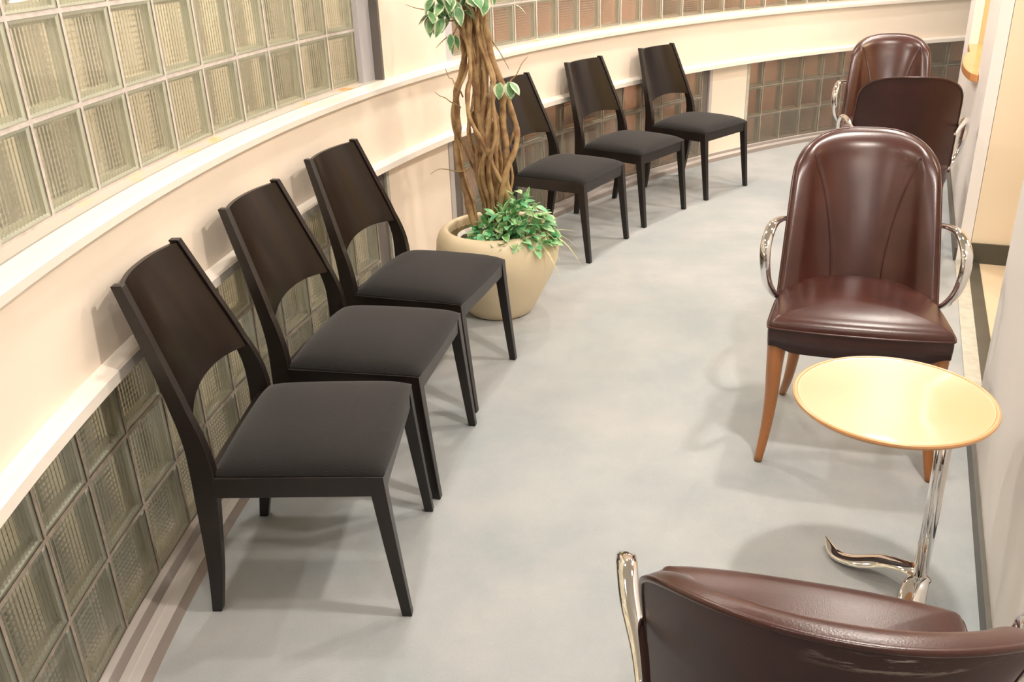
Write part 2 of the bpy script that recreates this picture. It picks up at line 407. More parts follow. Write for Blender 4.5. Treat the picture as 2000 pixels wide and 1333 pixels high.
# glass block windows
def block_window(name, label, joint, pitch, k0, k1, RG, z0, rows, side, back, mortar, depth=.05, g=.0045):
    """joint = angle of one joint, block k spans joint+k*pitch .. +(k+1)*pitch ; k0..k1-1"""
    root = empty(name, W(RG, joint + pitch*(k0+k1)/2, z0)); inv = Matrix.Translation(root.location).inverted()
    tag(root, label, kind='structure')
    S = .2
    bmF, bmS, bmB, bmM, bmR = bmesh.new(), bmesh.new(), bmesh.new(), bmesh.new(), bmesh.new()
    def P(r, a, z): return Vector(W(r, a, z)) - root.location
    dA = lambda d: d/(RG)*57.2958
    for k in range(k0, k1):
        a0 = joint + k*pitch; a1 = a0 + pitch
        for j in range(rows):
            zb = z0 + j*S; zt = zb + S
            A0, A1, Z0, Z1 = a0+dA(g), a1-dA(g), zb+g, zt-g
            # pillowed front face: outer rim set back, inner field flat
            levels = [(0, .004), (.004, .0005), (.012, 0), (.022, .0012), (.026, .0022)]
            rings = []
            for ins, dep in levels:
                rings.append([P(RG+dep, A0+dA(ins), Z0+ins), P(RG+dep, A1-dA(ins), Z0+ins), P(RG+dep, A1-dA(ins), Z1-ins), P(RG+dep, A0+dA(ins), Z1-ins)])
            vs = [[bmF.verts.new(p) for p in r] for r in rings]
            for a, b in zip(vs, vs[1:]):
                for i in range(4): bmF.faces.new((a[i], a[(i+1) % 4], b[(i+1) % 4], b[i]))
            bmF.faces.new(vs[-1])
            # side walls of the cavity, with the thick light seam of the two half shells
            e = .009
            sides = []
            for dep, ins in ((.0045, .0004), (.010, e), (depth*.5-.004, e), (depth*.5, e-.004), (depth*.5+.004, e), (depth-.006, e+.004), (depth, e+.008)):
                sides.append([P(RG+dep, A0+dA(ins), Z0+ins), P(RG+dep, A1-dA(ins), Z0+ins), P(RG+dep, A1-dA(ins), Z1-ins), P(RG+dep, A0+dA(ins), Z1-ins)])
            vs = [[bmS.verts.new(p) for p in r] for r in sides]
            for a, b in zip(vs, vs[1:]):
                for i in range(4): bmS.faces.new((a[i], a[(i+1) % 4], b[(i+1) % 4], b[i]))
            # inner side of the front shell: vertical flutes
            nr = 13; n = nr*6; ins = .007
            prev = None
            for i in range(n+1):
                t = i/n; a = A0+dA(ins) + (A1-A0-2*dA(ins))*t
                d = .0095 + .0026*cos(2*pi*t*nr)
                cur = (bmR.verts.new(P(RG+d, a, Z0+ins)), bmR.verts.new(P(RG+d, a, Z1-ins)))
                if prev: bmR.faces.new((cur[0], prev[0], prev[1], cur[1])).smooth = True
                prev = cur
            # back pane: horizontal flutes
            nr = 12; n = nr*4; ins = e+.006
            prev = None
            for i in range(n+1):
                t = i/n; z = Z0+ins + (Z1-Z0-2*ins)*t
                d = depth + .0014*cos(2*pi*t*nr)
                cur = (bmB.verts.new(P(RG+d, A0+dA(ins), z)), bmB.verts.new(P(RG+d, A1-dA(ins), z)))
                if prev: bmB.faces.new((prev[0], cur[0], cur[1], prev[1])).smooth = True
                prev = cur
    o = from_bm('glass_faces', bmF, M_gface, root, False)
    from_bm('glass_block_sides', bmS, side, root, False)
    for nm, b_, mt in (('fluted_panes', bmR, M_gflute), ('rear_panes', bmB, back)):
        me = bpy.data.meshes.new(nm); b_.to_mesh(me); b_.free(); link(nm, me, root, mt, True)
    # mortar grid as thin bars
    a_lo, a_hi = joint + k0*pitch, joint + k1*pitch
    def bar(A, B, Z, ZZ):
        n = max(2, int((B-A)/1.0)+1)
        rings = [[P(RG+.003, A+(B-A)*i/(n-1), Z), P(RG+depth, A+(B-A)*i/(n-1), Z), P(RG+depth, A+(B-A)*i/(n-1), ZZ), P(RG+.003, A+(B-A)*i/(n-1), ZZ)] for i in range(n)]
        loft(bmM, rings)
    for j in range(rows+1):
        bar(a_lo, a_hi, z0+j*S-g-.0008, z0+j*S+g+.0008)
    for k in range(k0, k1+1):
        a = joint+k*pitch; bar(a-dA(g+.0008), a+dA(g+.0008), z0, z0+rows*S)
    from_bm('mortar_grid', bmM, mortar, root, False)
    return root
PT = 1.985
# upper left: right-hand end joint 158.82 ; upper right: ends at 152.3
w1 = block_window('window_1', 'upper left glass block window with lilac grey frame', 158.80, 2.02, 0, 17, 5.952, .955, 7, M_gsideU, M_gbackU, M_mortar, .037, .0045)
w2 = block_window('window_2', 'upper right glass block window above the far chairs', 145.42, 1.966, -23, 3, 5.952, .955, 7, M_gsideU, M_gbackU, M_mortar, .037, .0045)
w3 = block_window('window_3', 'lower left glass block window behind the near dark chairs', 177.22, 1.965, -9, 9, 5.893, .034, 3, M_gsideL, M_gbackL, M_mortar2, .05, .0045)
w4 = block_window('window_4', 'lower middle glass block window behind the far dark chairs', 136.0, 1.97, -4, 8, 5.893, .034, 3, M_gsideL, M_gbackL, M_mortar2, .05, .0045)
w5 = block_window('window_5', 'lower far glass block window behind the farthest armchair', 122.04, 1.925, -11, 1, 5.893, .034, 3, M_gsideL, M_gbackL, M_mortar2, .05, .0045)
def frame_bar(par, a0, a1, r0, r1, z0, z1, mat):
    bm = bmesh.new()
    n = 3
    loft(bm, [[Vector(W(r, a0+(a1-a0)*i/(n-1), z))-par.location for r, z in rect(r0, r1, z0, z1)] for i in range(n)])
    return from_bm('frame_bar', bm, mat, par, False)
frame_bar(w1, 157.76, 157.9, 5.898, 6.0, .953, 2.34, M_brownframe)
frame_bar(w1, 157.9, 158.78, 5.935, 6.0, .953, 2.34, M_lilac)
frame_bar(w2, 151.30, 152.43, 5.935, 6.0, .953, 2.34, M_lilac)
frame_bar(w3, 158.27, 158.5, 5.890, 6.0, .034, .62, M_thresh)
frame_bar(w3, 158.5, 159.52, 5.902, 6.0, .034, .62, M_brownframe)
frame_bar(w4, 151.8, 152.55, 5.903, 6.0, .034, .62, M_brownframe)
frame_bar(w4, 152.55, 152.93, 5.890, 6.0, .034, .62, M_alu)
frame_bar(w4, 127.17, 127.45, 5.890, 6.0, .034, .62, M_alu)
frame_bar(w4, 127.45, 128.10, 5.902, 6.0, .034, .62, M_brownframe)
frame_bar(w5, 123.5, 123.74, 5.889, 6.0, .034, .62, M_thresh)

# outside: brick wall seen through the glass of the far part, made-up banded backdrop near
def outside(name, label, a0, a1, r, z0, z1, mat):
    bm = bmesh.new(); uvl = bm.loops.layers.uv.new('UVMap')
    n = 40; prev = None
    for i in range(n+1):
        a = a0+(a1-a0)*i/n; s = R(a-a0)*r
        cur = (bm.verts.new(W(r, a, z0)), bm.verts.new(W(r, a, z1)), s)
        if prev:
            f = bm.faces.new((prev[0], cur[0], cur[1], prev[1]))
            for lp, uu in zip(f.loops, ((prev[2], z0), (cur[2], z0), (cur[2], z1), (prev[2], z1))): lp[uvl].uv = uu
        prev = cur
    me = bpy.data.meshes.new(name); bm.to_mesh(me); bm.free()
    o = link(name, me, None, mat, False)
    m = o.modifiers.new('t', 'SOLIDIFY'); m.thickness = .1
    tag(o, label, kind='structure'); return o
outside('wall_outside_far', 'red brick wall outside the far windows', 95, 149, 7.0, -.2, 2.6, M_brick)
outside('wall_outside_near', 'backdrop wall with made-up dark and pale bands outside the near windows', 149, 200, 7.0, -.2, 2.6, M_contrast_bands)
bm = bmesh.new(); arc_sweep(bm, rect(6.05, 7.2, -.25, -.15), 95, 200, 3)
tag(from_bm('floor_outside', bm, M_ground, None, False), 'dark ground outside the windows', kind='structure')
for a, e in ((104, 14), (112, 24), (121, 32), (130, 30), (139, 26), (150, 26), (162, 36), (174, 36), (186, 34)):
    x, y, z = W(6.3, a, 2.36)
    lamp('outside_fill_light', (x, y, z), .3, e, (1.0, .93, .83), aim=Vector(W(6.8, a, 1.0))-Vector((x, y, z)))  # unseen lights, added so the backdrop shows through the glass blocks

# ------------------------------------------------------------------ floor, ceiling, right wall
bm = bmesh.new()
n = 60
arcp = [W(5.80, PH0+(PH1-PH0)*i/n, 0) for i in range(n+1)] + [(-.9, -1.6, 0)]
tip = bm.verts.new((4.6, 6.5, 0)); mid = bm.verts.new((WL(6.3), 6.3, 0)); lo = bm.verts.new((WL(-1.6), -1.6, 0))
av = [bm.verts.new(p) for p in arcp]
K = 12
for a, b in zip(av[:K], av[1:K+1]): bm.faces.new((a, b, tip))
bm.faces.new((av[K], mid, tip))
for a, b in zip(av[K:40], av[K+1:41]): bm.faces.new((a, b, mid))
bm.faces.new((av[40], lo, mid))
for a, b in zip(av[40:], av[41:]): bm.faces.new((a, b, lo))
bmesh.ops.triangulate(bm, faces=bm.faces)
ex = bmesh.ops.extrude_face_region(bm, geom=bm.faces[:])
for v in [g for g in ex['geom'] if isinstance(g, bmesh.types.BMVert)]: v.co.z -= .05
tag(from_bm('floor', bm, M_carpet, None, False), 'pale grey carpet', kind='structure')

def wall_seg(bm, y0, y1, z0, z1, thick=.05, off=0):
    a = Vector((WL(y0), y0, 0)) + LN*off; b = Vector((WL(y1), y1, 0)) + LN*off
    t = LN*thick
    hexa(bm, [a+Vector((0, 0, z0)), a+t+Vector((0, 0, z0)), b+t+Vector((0, 0, z0)), b+Vector((0, 0, z0)),
              a+Vector((0, 0, z1)), a+t+Vector((0, 0, z1)), b+t+Vector((0, 0, z1)), b+Vector((0, 0, z1))])
YC, YD = 2.385, 4.0          # doorway edges
bm = bmesh.new(); wall_seg(bm, -1.6, YC, 0, CEIL)
tag(from_bm('wall_right', bm, M_white, None, False), 'white wall beside the near armchair', kind='structure')
bm = bmesh.new()
YO0, YO1, YE = 4.60, 5.72, 6.22
wall_seg(bm, YD, YO0, 0, CEIL); wall_seg(bm, YO1, YE, 0, CEIL); wall_seg(bm, YO0, YO1, 0, .735); wall_seg(bm, YO0, YO1, 1.9, CEIL)
tag(from_bm('wall_right_far', bm, M_white, None, False), 'white wall with a counter opening beyond the doorway', kind='structure')
bm = bmesh.new(); wall_seg(bm, -1.6, YC, 0, .062, .012, -.012)
tag(from_bm('baseboard_right', bm, M_base, None, False), 'dark baseboard of the near right wall', kind='structure')
bm = bmesh.new(); wall_seg(bm, YD, YE, 0, .062, .012, -.012)
tag(from_bm('baseboard_right_far', bm, M_base, None, False), 'dark baseboard of the far right wall', kind='structure')
bm = bmesh.new(); wall_seg(bm, YC+.005, YD-.005, -.05, .006, .053, -.003)
th = from_bm('trim_4', bm, M_thresh, None, False); tag(th, 'pale stone door threshold strip', kind='structure')
bm = bmesh.new(); wall_seg(bm, YC+.005, YD-.005, -.05, .005, .048, .051)
from_bm('dark_strip', bm, M_base, th, False)

# room behind the doorway
pD = Vector((WL(YD), YD, 0)); pC = Vector((WL(YC), YC, 0))
def slab(name, pts, mat, label):
    bm = bmesh.new(); hexa(bm, pts)
    return tag(from_bm(name, bm, mat, None, False), label, kind='structure')
Z = Vector((0, 0, 1))
a = pC + LN*.10 - LD*1.5; b = pC + LN*3 - LD*1.5; c = pD + LN*3 + LD*.0; d = pD + LN*.10
slab('floor_passage', [a-Z*.05, b-Z*.05, c-Z*.05, d-Z*.05, a, b, c, d], M_backfloor, 'beige floor of the room beyond the doorway')
a = pD + LN*.052 - LD*.0; b = pD + LN*3
a2, b2 = a + LD*.1, b + LD*.1
slab('wall_passage', [a, b, b2, a2, a+Z*CEIL, b+Z*CEIL, b2+Z*CEIL, a2+Z*CEIL], M_beige, 'beige wall of the room beyond the doorway')
a = pD + LN*.052 - LD*.013; b = pD + LN*3 - LD*.013; b2 = b + LD*.0125; a2 = a + LD*.0125
slab('baseboard_passage', [a, b, b2, a2, a+Z*.095, b+Z*.095, b2+Z*.095, a2+Z*.095], M_base, 'dark baseboard of the beige wall beyond the doorway')
a = pC + LN*3 - LD*1.5; b = a + LN*.1; c = pD + LN*3.1 + LD*.1; d = pD + LN*3 + LD*.1
slab('wall_passage_end', [a, b, c, d, a+Z*CEIL, b+Z*CEIL, c+Z*CEIL, d+Z*CEIL], M_beige, 'beige end wall of the room beyond the doorway')
# lit room behind the counter opening
o0 = Vector((WL(YO0-.3), YO0-.3, 0)) + LN*1.3; o1 = Vector((WL(YE), YE, 0)) + LN*1.3
slab('wall_office', [o0, o0+LN*.1, o1+LN*.1, o1, o0+Z*CEIL, o0+LN*.1+Z*CEIL, o1+LN*.1+Z*CEIL, o1+Z*CEIL], M_yellow, 'bright yellow wall behind the counter opening')
o0 = Vector((WL(YE), YE, 0)) + LN*.052; o1 = o0 + LN*1.2
slab('wall_office_end', [o0, o1, o1+LD*.1, o0+LD*.1, o0+Z*CEIL, o1+Z*CEIL, o1+LD*.1+Z*CEIL, o0+LD*.1+Z*CEIL], M_yellow, 'yellow end wall behind the counter opening')
p = Vector((WL(5.1), 5.1, 0)) + LN*.7
lamp('office_lamp', (p.x, p.y, 2.4), .5, 20, (1.0, .82, .56))
p = (pC+pD)/2 + LN*1.2
lamp('passage_lamp', (p.x, p.y, 2.4), .6, 22, (1.0, .82, .62))
# ceiling
slab('ceiling', [(-1.8, -1.7, CEIL), (6, -1.7, CEIL), (7, 8.2, CEIL), (-1.8, 8.2, CEIL), (-1.8, -1.7, CEIL+.08), (6, -1.7, CEIL+.08), (7, 8.2, CEIL+.08), (-1.8, 8.2, CEIL+.08)], M_ceil, 'white ceiling')

# counter shelf in the opening
bm = bmesh.new()
pts = []
yc0, yc1 = YO0-.10, YO1-.02
base = lambda y, off: Vector((WL(y), y, 0)) + LN*off
outl = [base(YO0+.004, .30), base(YO0+.004, -.002), base(yc0, -.002)]
for i in range(17):
    t = i/16; y = yc0 + (5.35-yc0)*t
    outl.append(base(y, -.010 - .052*sin(pi*(t**.85))**.6 if 0 < t < 1 else -.01))
outl += [base(yc1, -.004), base(yc1, .30)]
loft(bm, [[p+Z*.737 for p in outl], [p+Z*.775 for p in outl]])
tag(from_bm('counter_shelf', bm, M_counter, None, False, bevel=.004), 'rounded orange wood counter shelf in the opening of the far right wall', 'counter')

# ------------------------------------------------------------------ black dining chairs
def sup(n):  # superellipse-ish helper
    return n
def make_dining_chair(name):
    root = empty(name)
    # seat cushion: x from -.392 (back) to .004, trapezoid
    nx, ny = 26, 28
    def hw(x): return .222 - .004*(-x/.39)              # half width
    def P(i, j, top):
        u = i/nx; v = j/ny*2-1
        x = -.385 + .387*u; y = v*hw(x)
        e = (1-abs(v)**4)*(1-(abs(u*2-1))**6); e = max(e, 0)**.5
        x += .006*(1-v*v)*(u > .5)*(u-.5)*2                  # slight bow of the front edge
        if top: z = .3935 + .034*e + .018*(1-v*v)*max(0, sin(pi*min(1, (u*.9+.1)))) ** .7
        else: z = .3935
        return (x, y, z)
    bm = bmesh.new()
    T = [[bm.verts.new(P(i, j, True)) for j in range(ny+1)] for i in range(nx+1)]
    B = [[bm.verts.new((p.co.x, p.co.y, .3915)) for p in row] for row in T]
    for i in range(nx):
        for j in range(ny):
            bm.faces.new((T[i][j], T[i+1][j], T[i+1][j+1], T[i][j+1])); bm.faces.new((B[i][j], B[i][j+1], B[i+1][j+1], B[i+1][j]))
    for i in range(nx):
        bm.faces.new((T[i][0], B[i][0], B[i+1][0], T[i+1][0])); bm.faces.new((T[i][ny], T[i+1][ny], B[i+1][ny], B[i][ny]))
    for j in range(ny):
        bm.faces.new((T[0][j], T[0][j+1], B[0][j+1], B[0][j])); bm.faces.new((T[nx][j], B[nx][j], B[nx][j+1], T[nx][j+1]))
    from_bm('seat', bm, M_fabric, root, True)
    # rails
    def rail(nm, pts):
        bm = bmesh.new(); hexa(bm, pts); return from_bm(nm, bm, M_darkwood, root, False, bevel=.0015)
    z0, z1 = .340, .3912
    rail('seat_rail', [(-.022, -.192, z0), (-.001, -.192, z0), (-.001, .192, z0), (-.022, .192, z0), (-.022, -.192, z1), (-.001, -.192, z1), (-.001, .192, z1), (-.022, .192, z1)])
    for s in (-1, 1):
        y0, y1 = (.204, .2245)
        p = [(-.385, s*(y0+.002), z0), (-.03, s*y0, z0), (-.03, s*y1, z0), (-.385, s*(y1+.003), z0)]
        rail('seat_rail', p + [(a, b, z1) for a, b, _ in p])
    rail('seat_rail', [(-.405, -.20, z0), (-.385, -.20, z0), (-.385, .20, z0), (-.405, .20, z0), (-.405, -.20, z1), (-.385, -.20, z1), (-.385, .20, z1), (-.405, .20, z1)])
    for s in (-1, 1):
        # front leg: tapered, slightly raked forward and flared at the top
        bm = bmesh.new(); rings = []
        for t in [i/8 for i in range(9)]:
            z = .3912*(1-t)
            xf = .0 + .034*t**1.1; dpt = .036 - .012*t
            yo = .2262 - .002*t; wd = .034 - .012*t
            rings.append([(xf-dpt, s*(yo-wd), z), (xf, s*(yo-wd), z), (xf, s*yo, z), (xf-dpt, s*yo, z)])
        loft(bm, rings); from_bm('leg', bm, M_darkwood, root, False, bevel=.002)
        # back stile + rear leg as one bent post
        bm = bmesh.new(); rings = []
        ctrl = [  # z, x front, depth, outer half width, thickness
            (0, -.432, .024, .206, .022), (.12, -.408, .034, .214, .024), (.25, -.390, .045, .222, .026), (.34, -.379, .053, .2265, .027),
            (.40, -.376, .054, .2275, .027), (.47, -.386, .046, .2245, .025), (.55, -.413, .037, .214, .024), (.68, -.462, .030, .192, .023), (.828, -.519, .025, .1685, .022)]
        for k in range(len(ctrl)-1):
            for q in range(4):
                t = q/4; A, B_ = ctrl[k], ctrl[k+1]
                v = [A[i]*(1-t)+B_[i]*t for i in range(5)]
                rings.append(v)
        rings.append(list(ctrl[-1]))
        # smooth
        for _ in range(2):
            rings = [rings[0]] + [[rings[i][0]] + [(rings[i-1][j]+2*rings[i][j]+rings[i+1][j])/4 for j in range(1, 5)] for i in range(1, len(rings)-1)] + [rings[-1]]
        loft(bm, [[(x-d, s*(w_-t_), z), (x, s*(w_-t_), z), (x, s*w_, z), (x-d, s*w_, z)] for z, x, d, w_, t_ in rings])
        from_bm('rear_post', bm, M_darkwood, root, False, bevel=.002)
    # curved back panel between the posts, bottom edge arched
    nu, nv = 28, 20
    def XF(z):  # front x of posts
        pts = [(.47, -.386), (.55, -.413), (.68, -.462), (.828, -.519)]
        for (za, xa), (zb, xb) in zip(pts, pts[1:]):
            if z <= zb: return xa+(xb-xa)*(z-za)/(zb-za)
        return pts[-1][1]
    def HW(z): return .2245 - (.2245-.1685)*(z-.47)/.358 - .0225
    bm = bmesh.new(); fr, bk = [], []
    for i in range(nu+1):
        u = i/nu*2-1; colf, colb = [], []
        zb = .526 + .020*(1-u*u)
        for j in range(nv+1):
            z = zb + (.822-zb)*j/nv
            bow = .030*(1-u*u) - .004*(1-abs(u)) 
            x = XF(z) - .007 - bow; y = u*HW(z)
            colf.append(bm.verts.new((x, y, z))); colb.append(bm.verts.new((x-.011, y, z)))
        fr.append(colf); bk.append(colb)
    for i in range(nu):
        for j in range(nv):
            bm.faces.new((fr[i][j], fr[i+1][j], fr[i+1][j+1], fr[i][j+1])); bm.faces.new((bk[i][j], bk[i][j+1], bk[i+1][j+1], bk[i+1][j]))
        bm.faces.new((fr[i][0], bk[i][0], bk[i+1][0], fr[i+1][0])); bm.faces.new((fr[i][nv], fr[i+1][nv], bk[i+1][nv], bk[i][nv]))
    for j in range(nv):
        bm.faces.new((fr[0][j], fr[0][j+1], bk[0][j+1], bk[0][j])); bm.faces.new((fr[nu][j], bk[nu][j], bk[nu][j+1], fr[nu][j+1]))
    o = from_bm('back_panel', bm, M_panelwood, root, True)
    m = o.modifiers.new('es', 'EDGE_SPLIT'); m.split_angle = R(40)
    return root

def copy_thing(src):
    c = src.copy(); col.objects.link(c)
    for ch in src.children:
        d = ch.copy(); col.objects.link(d); d.parent = c
        for g in ch.children:
            e = g.copy(); col.objects.link(e); e.parent = d
    return c

poses = [(-.2834, 1.9126, -.0525), (-.2068, 2.3977, -.2160), (-.0873, 2.9025, -.3301),
         (.4864, 4.3525, -.5688), (.8613, 4.8796, -.7071), (1.3178, 5.3595, -.7994)]
labels = ['dark wooden dining chair with charcoal seat, nearest the camera in the left row',
          'dark wooden dining chair with charcoal seat, middle of the three before the plant',
          'dark wooden dining chair with charcoal seat, just in front of the sand coloured pot',
          'dark wooden dining chair partly hidden behind the plant foliage',
          'dark wooden dining chair, middle of the far three beyond the plant',
          'dark wooden dining chair at the far end, beside the plain wall pier']
ch0 = make_dining_chair('dining_chair')
for i, ((x, y, t), lb) in enumerate(zip(poses, labels)):
    o = ch0 if i == 0 else copy_thing(ch0)
    o.location = (x, y, .001); o.rotation_euler = (0, 0, t)
    tag(o, lb, 'chair', 'dark dining chairs along the curved wall')

# ------------------------------------------------------------------ oxblood armchairs
def make_armchair(name):
    root = empty(name)
    # seat outline (x, y) ccw, front at x=0, back an arc
    def outline(n=72, grow=0):
        P = []
        ctrl = [(-.02, -.243), (-.002, -.222), (.010, -.12), (.013, 0), (.010, .12), (-.002, .222), (-.02, .243),
                (-.11, .238), (-.235, .224), (-.335, .195), (-.405, .13), (-.43, 0), (-.405, -.13), (-.335, -.195), (-.235, -.224), (-.11, -.238)]
        N = len(ctrl); per = n//N+1
        for i in range(N):
            a, b, c_, d = [Vector((*ctrl[(i+k-1) % N], 0)) for k in range(4)]
            for k in range(6):
                t = k/6
                P.append(0.5*((2*b)+(c_-a)*t+(2*a-5*b+4*c_-d)*t*t+(-a+3*b-3*c_+d)*t**3))
        return P
    O = outline(); C0 = Vector((-.2, 0, 0))
    # seat top: rings shrinking to the centre
    bm = bmesh.new(); rings = []
    for s, dz in ((1.0, .434), (.998, .440), (.985, .449), (.955, .457), (.90, .464), (.80, .470), (.62, .475), (.40, .478), (.18, .479)):
        rings.append([Vector((C0.x+(p.x-C0.x)*s, p.y*s, dz)) for p in O])
    vs = loft(bm, rings, True, False); bm.faces.new(vs[-1])
    from_bm('seat_cushion', bm, M_leather, root, True)
    bm = bmesh.new()
    def zb(p):   # band rises over each leg
        k = 0
        for lx, ly in ((-.02, .225), (-.02, -.225)):
            k = max(k, math.exp(-((p.x-lx)**2+(p.y-ly)**2)/.0013))
        return .365 + .020*k
    rings = [[Vector((C0.x+(p.x-C0.x)*.975, p.y*.975, zb(p)+.002)) for p in O], [Vector((C0.x+(p.x-C0.x)*.994, p.y*.994, zb(p))) for p in O],
             [Vector((C0.x+(p.x-C0.x)*1.0, p.y*1.0, .415)) for p in O], [Vector((C0.x+(p.x-C0.x)*.996, p.y*.996, .434)) for p in O]]
    vs = loft(bm, rings, True, False); bm.faces.new(list(reversed(vs[0])))
    from_bm('seat_band', bm, M_leather_band, root, True)
    bm = bmesh.new()
    path = [Vector((C0.x+(p.x-C0.x)*1.004, p.y*1.004, .435)) for p in O]
    seg = 6; rr = []
    n = len(path)
    for i in range(n):
        t = (path[(i+1) % n]-path[i-1]).normalized(); s_ = t.cross(Vector((0, 0, 1)))
        rr.append([bm.verts.new(path[i] + (Z*cos(2*pi*k/seg)+s_*sin(2*pi*k/seg))*.0035) for k in range(seg)])
    for i in range(n):
        a, b = rr[i], rr[(i+1) % n]
        for k in range(seg): bm.faces.new((a[k], a[(k+1) % seg], b[(k+1) % seg], b[k]))
    from_bm('seat_piping', bm, M_leather, root, True)
    # backrest
    def zc(v): return v
    def half(z): return .2265 - .045*(max(z-.40, 0))
    def ztop(u): return .745 + .135*max(0, (1-abs(u)**3.0))**(1/2.6)
    def spine(z):   # outer rear face x on the centre line
        return -.430 - .30*(z-.40) - .20*(z-.40)**2
    def wrap(z):
        t = min(max((z-.40)/.48, 0), 1); return .195*(1-t)+.095*t
    def edge(u, v): return max(0, (1-abs(u)**9)*(1-v**14))
    nu, nv = 180, 60
    F, Bk = [], []
    bm = bmesh.new(); bm2 = bmesh.new()
    z_bot = .405
    seams = lambda v: .36 + .52*v**2.0
    for i in range(nu+1):
        u = i/nu*2-1
        u = sin(u*pi/2)*.35 + u*.65
        cf, cb = [], []
        for j in range(nv+1):
            v = j/nv; v = v*.8 + (1-(1-v)**2)*.2
            z = z_bot + v*(ztop(u)-z_bot)
            y = u*half(z)
            xo = spine(z) + wrap(z)*abs(u)**2.3
            # thickness: pillow, thick in the middle, rolled at the rim
            th = .010 + (.044 - .012*v)*edge(u, v)**.45
            th += .006*math.exp(-((v-.92)/.06)**2)*(1-u**4)          # rolled head
            th += .010*math.exp(-((abs(u)-.86)/.09)**2)*(1-v**8)     # side rolls
            th -= .0070*math.exp(-((abs(u)-seams(v))/.0115)**2)*(1 if v < .92 else 0)
            th += .003*math.exp(-((abs(u)-seams(v))/.12)**2)
            nrm = Vector((1, -(.9*wrap(z)*2.3*abs(u)**1.3/half(z))*(1 if u > 0 else -1)*1.0, .25)).normalized()
            p = Vector((xo, y, z)); q = p + Vector((nrm.x, nrm.y*.55, nrm.z*.4))*th
            cf.append(bm.verts.new(q)); cb.append(bm2.verts.new(p - Vector((.004*edge(u, v)**.5, 0, 0))))
        F.append(cf); Bk.append(cb)
    for i in range(nu):
        for j in range(nv):
            bm.faces.new((F[i][j], F[i+1][j], F[i+1][j+1], F[i][j+1]))
            bm2.faces.new((Bk[i][j], Bk[i][j+1], Bk[i+1][j+1], Bk[i+1][j]))
    # rim of the pad joins the rear cover
    rim_idx = [(0, j) for j in range(nv+1)] + [(i, nv) for i in range(1, nu+1)] + [(nu, j) for j in range(nv-1, -1, -1)] + [(i, 0) for i in range(nu-1, 0, -1)]
    fr = [F[i][j] for i, j in rim_idx]; bkp = [Bk[i][j].co.copy() for i, j in rim_idx]
    nb = [bm.verts.new(c_) for c_ in bkp]
    for k in range(len(fr)):
        k2 = (k+1) % len(fr)
        try: bm.faces.new((fr[k], fr[k2], nb[k2], nb[k]))
        except ValueError: pass
    back = from_bm('backrest', bm, M_leather, root, True)
    from_bm('rear_cover', bm2, M_leather_back, root, True)
    path = [bkp[k] + Vector((-.001, 0, 0)) for k in range(0, 2*nv+nu-1)]
    bm = bmesh.new(); tube(bm, path, .0042, 6)
    from_bm('piping', bm, M_leather, root, True)
    # chrome arms
    for s in (-1, 1):
        bm = bmesh.new()
        P = catmull([(-.470, s*.200, .625), (-.415, s*.215, .636), (-.345, s*.240, .650), (-.270, s*.258, .652), (-.212, s*.270, .615), (-.196, s*.269, .560), (-.203, s*.258, .500), (-.228, s*.238, .455), (-.262, s*.216, .425)], 7)
        n = len(P)
        rad = [.0085 + .0060*sin(pi*min(1, i/(n-1)))**1.2 for i in range(n)]
        tube(bm, P, rad, 14, flat=(.72, 1.12), upv=(0, 0, 1))
        from_bm('arm', bm, M_chrome, root, True)
    # legs
    for s in (-1, 1):
        bm = bmesh.new()
        P = catmull([(-.036, s*.214, .385), (-.034, s*.216, .30), (-.034, s*.217, .20), (-.024, s*.224, .10), (-.002, s*.238, 0)], 7)
        n = len(P); tube(bm, P, [.031 - .018*(i/(n-1))**.8 for i in range(n)], 18, flat=(1, .92), upv=(1, 0, 0))
        from_bm('leg', bm, M_orangewood, root, True)
        bm = bmesh.new()
        P = catmull([(-.335, s*.150, .37), (-.345, s*.153, .29), (-.36, s*.157, .19), (-.40, s*.166, .09), (-.465, s*.178, 0)], 7)
        tube(bm, P, [.026 - .014*(i/(n-1))**.8 for i in range(n)], 18, upv=(1, 0, 0))
        from_bm('leg', bm, M_orangewood, root, True)
    return root

arms = [((.954, 2.245), -107.5, 'oxblood leather armchair facing the camera behind the round table'),
        ((.480, 1.210), 72.0, 'oxblood leather armchair seen from behind with scuffed back, at the bottom right corner'),
        ((1.912, 4.384), 70.0, 'oxblood leather armchair seen from behind, second from the far end'),
        ((2.035, 4.835), -110.5, 'oxblood leather armchair farthest away, facing the camera, next to the counter')]
ac0 = make_armchair('armchair')
for i, ((x, y), t, lb) in enumerate(arms):
    o = ac0 if i == 0 else copy_thing(ac0)
    o.location = (x, y, .001); o.rotation_euler = (0, 0, R(t))
    tag(o, lb, 'armchair', 'oxblood leather armchairs along the right wall')
    if i == 1:
        for chd in o.children:
            if chd.name.startswith('rear_cover'):
                chd.data = chd.data.copy(); chd.data.materials[0] = M_leather_scuff
                chd['label'] = 'dark rear leather with pale scuffs near the top'

